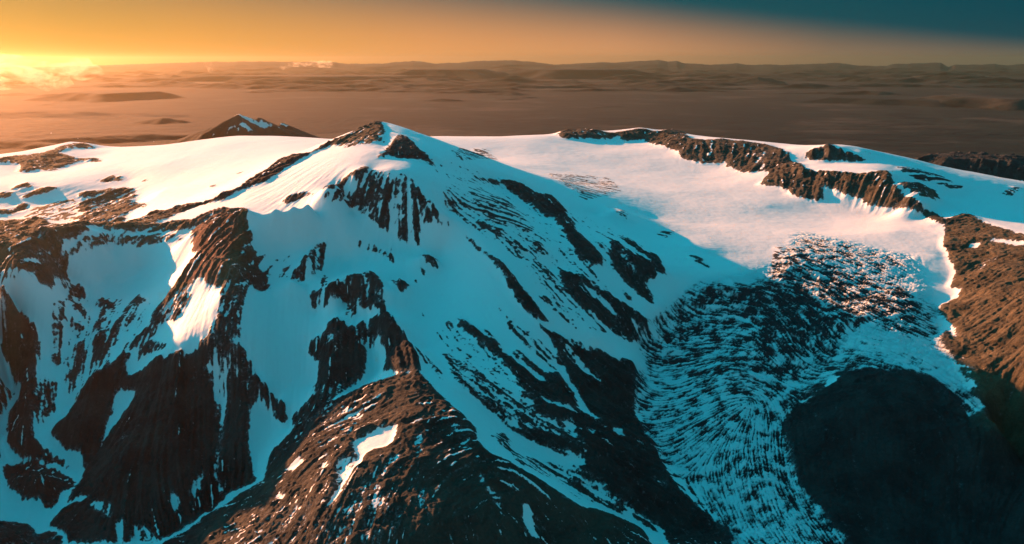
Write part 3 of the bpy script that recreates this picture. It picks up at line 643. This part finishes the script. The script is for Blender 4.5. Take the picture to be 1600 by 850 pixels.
ribs_r = .42 * L1 + .22 * L2 + .38 * L3 + .28 * speck + .25 * speck2
ribs_g = .70 * LG + .12 * L1 + .25 * speck + .50 * speck2 + 1.0 * blot2
ribs = ribs_r * (1 - gl) + ribs_g * gl
attr_rock = cover - .5 + (.10 + .24 * edgy) * ribs * (cover > .02) + .10 * edgy * blot2 * 2
attr_rock = attr_rock - .95 * smooth(.75 * L1 + .6 * L3 + .2 * speck + 1.3 * blot - brownless, 1.0, 2.4) * (cover > .9) * (1 - t_b)
attr_rock = np.where(cover < .02, -1, attr_rock).astype(f32)

# ------------------------------------------------------------------ relief detail: gullies in rock, ripples and crevasses in ice
rk = smooth(blur(attr_rock, 1), -.15, .35)
rkw = blur(smooth(cover, .3, .8), 3)
amp = GY / 4000.0
dz = rkw * amp**.6 * (6.5 * L2 + 4.0 * L1 + 1.8 * L3) * smooth(slope, .05, .45) * (1 + .7 * blot) * flute
wx = GX + 60 * blot2 + 120 * blot; wy = GY + 60 * fbm(GX / 90, GY / 90, 3, 66)
dz += rkw * np.clip(flute + .55, .7, 1.15) * (26 * fbm(wx / 420, wy / 420, 6, 61, ridged=True, gain=.55) + 7 * fbm(wx / 60, wy / 60, 3, 63, ridged=True))
dz += (1 - rkw) * (16 * fbm(GX / 900, GY / 900, 3, 67, gain=.4) + 1.2 * fbm(GX / 70, GY / 70, 3, 69) + (.6 * L2 + .5 * L1 + .25 * L3) * smooth(slope, .22, .5) * amp)
# glacier surface
dz += gl * (-3.5 * np.clip(ribs, -1, 2))
gl_keep = gl
dz *= (1 - t_b)
dz += t_b * (np.where(GY < 22000, 1, .0) * 22 * fbm(GX / 700, GY / 700, 4, 71, ridged=True) * smooth(Z, 800, 1300))
Z = (Z + dz).astype(f32)

# brown / red tint fields
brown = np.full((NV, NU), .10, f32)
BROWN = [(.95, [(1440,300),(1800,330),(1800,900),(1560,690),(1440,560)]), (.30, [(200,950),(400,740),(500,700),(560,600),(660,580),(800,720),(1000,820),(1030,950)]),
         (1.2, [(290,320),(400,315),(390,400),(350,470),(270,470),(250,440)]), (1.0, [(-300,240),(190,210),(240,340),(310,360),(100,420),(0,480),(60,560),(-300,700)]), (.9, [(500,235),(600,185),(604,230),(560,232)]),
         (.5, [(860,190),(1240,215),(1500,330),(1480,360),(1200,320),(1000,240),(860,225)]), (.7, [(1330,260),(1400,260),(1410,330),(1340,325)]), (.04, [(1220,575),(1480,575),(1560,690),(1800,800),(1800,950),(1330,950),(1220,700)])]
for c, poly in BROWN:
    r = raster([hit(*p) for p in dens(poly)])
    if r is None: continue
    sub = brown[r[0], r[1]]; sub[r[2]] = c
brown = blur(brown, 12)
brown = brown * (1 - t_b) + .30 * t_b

# ------------------------------------------------------------------ materials
def principled(name):
    m = bpy.data.materials.new(name); m.use_nodes = True
    t = m.node_tree; b = t.nodes['Principled BSDF']
    return m, t, b
mat, T, B = principled("mountain_ground")
geo = N(T, 'ShaderNodeNewGeometry')
def attr(name):
    a = N(T, 'ShaderNodeAttribute', attribute_name=name); return a.outputs['Fac']
def noise(scale, detail=5, rough=.6, vec=None, out=0):
    v = N(T, 'ShaderNodeVectorMath', operation='SCALE'); T.links.new(vec or geo.outputs['Position'], v.inputs[0]); v.inputs['Scale'].default_value = scale
    n_ = N(T, 'ShaderNodeTexNoise'); T.links.new(v.outputs[0], n_.inputs['Vector']); n_.inputs['Scale'].default_value = 1.0
    n_.inputs['Detail'].default_value = detail; n_.inputs['Roughness'].default_value = rough
    return n_.outputs[out]
nf = noise(1 / 28.0, 5, .65)       # edges of the snow cover
nm = noise(1 / 140.0, 5, .6)
nl = noise(1 / 700.0, 4, .5)
ra = attr('rock_cover')
e = math_n(T, 'ADD', ra, math_n(T, 'MULTIPLY', math_n(T, 'SUBTRACT', nf, .5), .55))
e = math_n(T, 'ADD', e, math_n(T, 'MULTIPLY', math_n(T, 'SUBTRACT', nm, .5), .25))
e0 = e
e = math_n(T, 'ADD', e, math_n(T, 'MULTIPLY', math_n(T, 'SUBTRACT', noise(1 / 8.0, 3, .7), .5), .22))
soft = math_n(T, 'ADD', .05, math_n(T, 'MULTIPLY', attr('ice'), .15))
isrock = math_n(T, 'ADD', .5, math_n(T, 'DIVIDE', e, math_n(T, 'MULTIPLY', soft, 2.0)), clamp=True)
br = attr('brown')
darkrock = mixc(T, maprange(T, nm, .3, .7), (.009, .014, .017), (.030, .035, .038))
brownrock = mixc(T, maprange(T, nm, .3, .7), (.052, .043, .027), (.128, .098, .058))
redrock = mixc(T, maprange(T, nl, .35, .6), (.11, .052, .035), (.17, .09, .06))
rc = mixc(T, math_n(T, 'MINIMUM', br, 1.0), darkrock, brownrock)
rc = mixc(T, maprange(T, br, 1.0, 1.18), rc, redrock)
rc = mixc(T, 1.0, rc, mixc(T, noise(1 / 9.0, 3, .7), (.5, .5, .52), (1.6, 1.58, 1.52)), 'MULTIPLY')
# thin snow dusting caught on the rock, thinning away from the snow edge
dust = math_n(T, 'MULTIPLY', maprange(T, e0, .0, .46, .55, .0), maprange(T, noise(1 / 13.0, 5, .75), .46, .66))
rc = mixc(T, dust, rc, (.40, .43, .46))
snow = mixc(T, nl, (.80, .81, .83), (.86, .86, .86))
snow = mixc(T, attr('ice'), snow, mixc(T, nm, (.55, .66, .70), (.78, .81, .82)))
rc = mixc(T, attr('ice'), rc, (.022, .034, .040))
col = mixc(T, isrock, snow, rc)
T.links.new(col, B.inputs['Base Color'])
rough = maprange(T, isrock, 0, 1, .62, .95, False)
T.links.new(rough, B.inputs['Roughness'])
B.inputs['Specular IOR Level'].default_value = .18
bump = N(T, 'ShaderNodeBump'); bump.inputs['Strength'].default_value = .8; bump.inputs['Distance'].default_value = 1.0
rockh = math_n(T, 'MULTIPLY', noise(1 / 38.0, 8, .72), 26.0)
snowh = math_n(T, 'MULTIPLY', noise(1 / 22.0, 5, .55), 1.3)
hmix = N(T, 'ShaderNodeMix'); hmix.data_type = 'FLOAT'
T.links.new(isrock, hmix.inputs[0]); T.links.new(snowh, hmix.inputs[2]); T.links.new(rockh, hmix.inputs[3])
T.links.new(hmix.outputs[0], bump.inputs['Height'])
T.links.new(bump.outputs[0], B.inputs['Normal'])

lmat, T, B = principled("lowland_ground")
geo = N(T, 'ShaderNodeNewGeometry')
nA = noise(1 / 2600.0, 6, .6); nB = noise(1 / 9000.0, 5, .55); nC = noise(1 / 300.0, 5, .6)
c1 = mixc(T, maprange(T, nB, .4, .62), (.004, .011, .009), (.014, .019, .014))
c1 = mixc(T, maprange(T, noise(1 / 900.0, 5, .6), .35, .6), (.003, .006, .005), c1)
c1 = mixc(T, maprange(T, nA, .5, .72), c1, (.046, .043, .034))
e = math_n(T, 'ADD', attr('rock_cover'), math_n(T, 'MULTIPLY', math_n(T, 'SUBTRACT', nC, .5), 1.1))
c1 = mixc(T, maprange(T, e, -.05, .05), (.78, .78, .78), c1)
T.links.new(c1, B.inputs['Base Color'])
B.inputs['Roughness'].default_value = .95; B.inputs['Specular IOR Level'].default_value = .1

# ------------------------------------------------------------------ meshes, one per landform
def outline(poly):
    m = np.zeros((NV, NU), bool)
    r = raster([hit(*p) for p in dens(poly)])
    if r: m[r[0], r[1]] |= r[2]
    return m
names = ['mountain', 'icefield', 'glacier', 'foreground_ridge', 'brown_mountain', 'rock_cliffs', 'lowland_plain', 'distant_mountain', 'far_hills', 'dark_hill', 'snow_basin']
reg = np.zeros((NV, NU), np.int8)
reg[outline([(640,213),(1700,180),(1700,340),(1475,353),(1500,450),(1250,375),(1150,437),(935,335),(770,268),(680,245)])] = 1
reg[outline([(-400,150),(600,150),(598,200),(450,256),(340,308),(210,352),(130,368),(0,430),(-400,520)])] = 1
reg[outline([(1090,440),(1205,420),(1250,370),(1420,405),(1475,353),(1500,450),(1470,500),(1535,650),(1500,636),(1440,585),(1311,585),(1230,640),(1225,680),(1240,740),(1330,860),(1330,950),(1150,950),(1144,836),(1016,688),(995,600),(1010,520),(1050,470)])] = 2
reg[outline([(657,584),(728,655),(800,727),(905,793),(1005,832),(1060,1000),(100,1000),(300,827),(400,760),(424,709),(484,623),(580,604)])] = 3
reg[outline([(1475,343),(1515,335),(1600,368),(1900,420),(1900,800),(1600,705),(1538,645),(1470,545),(1467,495),(1500,452),(1473,385)])] = 4
reg[outline([(1220,640),(1305,588),(1430,580),(1500,636),(1533,650),(1600,705),(1900,800),(1900,1000),(1330,1000),(1240,740)])] = 9
reg[outline([(300,366),(130,370),(0,430),(-200,520),(-400,700),(-400,1000),(0,1000),(76,823),(133,740),(78,677),(127,612),(192,550),(262,458)])] = 10
reg[(blur((outline([(870,213),(890,204),(1050,203),(1222,233),(1260,266),(1385,266),(1475,343),(1472,353),(1270,316),(1130,262),(1010,222)])).astype(f32), 2) > .4) & (GY < 11000)] = 5
reg[GY > 11200] = 6
reg[(GY > 11200) & (GY < 17500) & (low > 980) & (GX > -7000) & (GX < -2500)] = 7
reg[GY > 88000] = 8
reg = reg[:-1, :-1]
vid = (np.arange(NV)[:, None] * NU + np.arange(NU)[None, :])
quads = np.stack([vid[:-1, :-1], vid[:-1, 1:], vid[1:, 1:], vid[1:, :-1]], -1).reshape(-1, 4)
regf = reg.reshape(-1)
VX = np.stack([GX.ravel(), GY.ravel(), Z.ravel()], 1).astype(f32)
FA = {'rock_cover': attr_rock.ravel(), 'brown': brown.ravel().astype(f32), 'ice': (gl_keep * .9).ravel().astype(f32)}
for k, nm_ in enumerate(names):
    q = quads[regf == k]
    if len(q) == 0: continue
    used, inv = np.unique(q.ravel(), return_inverse=True)
    me = bpy.data.meshes.new(nm_)
    me.vertices.add(len(used)); me.vertices.foreach_set('co', VX[used].ravel())
    me.loops.add(len(inv)); me.loops.foreach_set('vertex_index', inv.astype(np.int32))
    me.polygons.add(len(q)); me.polygons.foreach_set('loop_start', np.arange(0, len(inv), 4, dtype=np.int32))
    me.polygons.foreach_set('use_smooth', np.ones(len(q), bool))
    for an, av in FA.items():
        a = me.attributes.new(an, 'FLOAT', 'POINT'); a.data.foreach_set('value', np.ascontiguousarray(av[used]))
    me.update(calc_edges=True)
    me.materials.append(lmat if nm_ in ('lowland_plain', 'far_hills', 'distant_mountain') else mat)
    o = bpy.data.objects.new(nm_, me); sc.collection.objects.link(o)
    o['kind'] = 'structure'

# ground sheet out to the horizon, under everything
import bmesh
bm = bmesh.new()
vs = [bm.verts.new(p) for p in ((-260000, -120000, 300), (260000, -120000, 300), (260000, 230000, 300), (-260000, 230000, 300))]
bm.faces.new(vs)
me = bpy.data.meshes.new('ground'); bm.to_mesh(me); bm.free()
me.materials.append(lmat)
o = bpy.data.objects.new('ground', me); sc.collection.objects.link(o); o['kind'] = 'structure'

# ------------------------------------------------------------------ clouds
def cloud(name, label, blobs, dens_, seed, group=None, emis=0):
    """a low cloud: merged lumps filled with uneven vapour"""
    bm = bmesh.new()
    rng = np.random.default_rng(seed)
    cx0 = np.mean([at_xyz(b[0], b[1], b[2]) for b in blobs], axis=0)
    for (px, py, y, rx, ry, rz) in blobs:
        c = at_xyz(px, py, y) - cx0
        r_ = bmesh.ops.create_icosphere(bm, subdivisions=3, radius=1.0)
        for v in r_['verts']:
            k = 1 + .10 * math.sin(v.co.x * 5 + seed) * math.cos(v.co.y * 4) + .08 * math.sin(v.co.z * 7 + seed)
            v.co = Vector((v.co.x * rx * k + c[0], v.co.y * ry * k + c[1], v.co.z * rz * k + c[2]))
    me = bpy.data.meshes.new(name); bm.to_mesh(me); bm.free()
    o = bpy.data.objects.new(name, me); sc.collection.objects.link(o)
    o.location = cx0
    rm = o.modifiers.new('union', 'REMESH'); rm.mode = 'VOXEL'; rm.voxel_size = max(30.0, min(b[5] for b in blobs) * .18)
    m = bpy.data.materials.new(name + '_vapour'); m.use_nodes = True
    t = m.node_tree; t.nodes.clear()
    tcn = N(t, 'ShaderNodeTexCoord')
    mp = N(t, 'ShaderNodeMapping'); t.links.new(tcn.outputs['Object'], mp.inputs[0])
    s = 1.0 / (max(b[5] for b in blobs) * .9)
    mp.inputs['Scale'].default_value = (s * .7, s * .5, s * 1.3)
    nz = N(t, 'ShaderNodeTexNoise'); t.links.new(mp.outputs[0], nz.inputs['Vector']); nz.inputs['Scale'].default_value = 1.0; nz.inputs['Detail'].default_value = 8; nz.inputs['Roughness'].default_value = .68; nz.inputs['Distortion'].default_value = .5
    d = maprange(t, nz.outputs[0], .46, .80, 0.0, dens_ * .75)
    pv = N(t, 'ShaderNodeVolumePrincipled'); pv.inputs['Color'].default_value = (1, .93, .72, 1); pv.inputs['Anisotropy'].default_value = .4
    t.links.new(d, pv.inputs['Density'])
    out = N(t, 'ShaderNodeOutputMaterial'); t.links.new(pv.outputs[0], out.inputs['Volume'])
    me.materials.append(m)
    o['label'] = label; o['category'] = 'cloud'
    if group: o['group'] = group
    return o
def at_xyz(px, py, y):
    u, s = ray(px, py)
    return np.array([u * y, y, CAM_Z - s * y])
cloud('cloud', 'large ragged glowing yellow cloud bank at the left edge under the sun',
      [(-60,112,26000,1500,900,520),(5,95,26000,700,700,230),(10,118,26000,900,800,420),(50,112,26000,800,700,380),(80,128,26000,600,600,300),(95,108,26000,500,500,220),(130,112,26000,600,500,260),(122,97,26000,380,400,150),(148,113,26000,280,300,140)], .0042, 3)
cloud('cloud', 'small bright cloud puff resting on the horizon hills left of centre', [(485,98,60000,700,500,230),(505,100,60000,800,600,330),(465,101,60000,700,500,200)], .003, 5, 'small clouds along the horizon')
cloud('cloud', 'tiny funnel-shaped wisp of cloud hanging before the hills at the far left', [(326,101,60000,420,300,210),(329,108,60000,240,250,330)], .0016, 7, 'small clouds along the horizon')
cloud('cloud', 'thin faint wisp of cloud just left of the small bright horizon puff', [(442,104,60000,300,250,260),(448,103,60000,300,250,200)], .0016, 9, 'small clouds along the horizon')

# ------------------------------------------------------------------ haze
bm = bmesh.new()
bmesh.ops.create_cube(bm, size=1.0)
x0, x1, y0, y1, z0, z1 = -262000, 262000, -122000, 232000, 290, CAM_Z + 700
for v in bm.verts:
    v.co = Vector((x0 if v.co.x < 0 else x1, y0 if v.co.y < 0 else y1, z0 if v.co.z < 0 else z1))
me = bpy.data.meshes.new('haze'); bm.to_mesh(me); bm.free()
haze = bpy.data.objects.new('haze', me); sc.collection.objects.link(haze); haze['kind'] = 'stuff'
m = bpy.data.materials.new('haze_air'); m.use_nodes = True
t = m.node_tree; t.nodes.clear()
pv = N(t, 'ShaderNodeVolumePrincipled')
pv.inputs['Color'].default_value = (.96, .77, .42, 1)
pv.inputs['Density'].default_value = 5e-6
pv.inputs['Anisotropy'].default_value = .91
out = N(t, 'ShaderNodeOutputMaterial'); t.links.new(pv.outputs[0], out.inputs['Volume'])
me.materials.append(m)
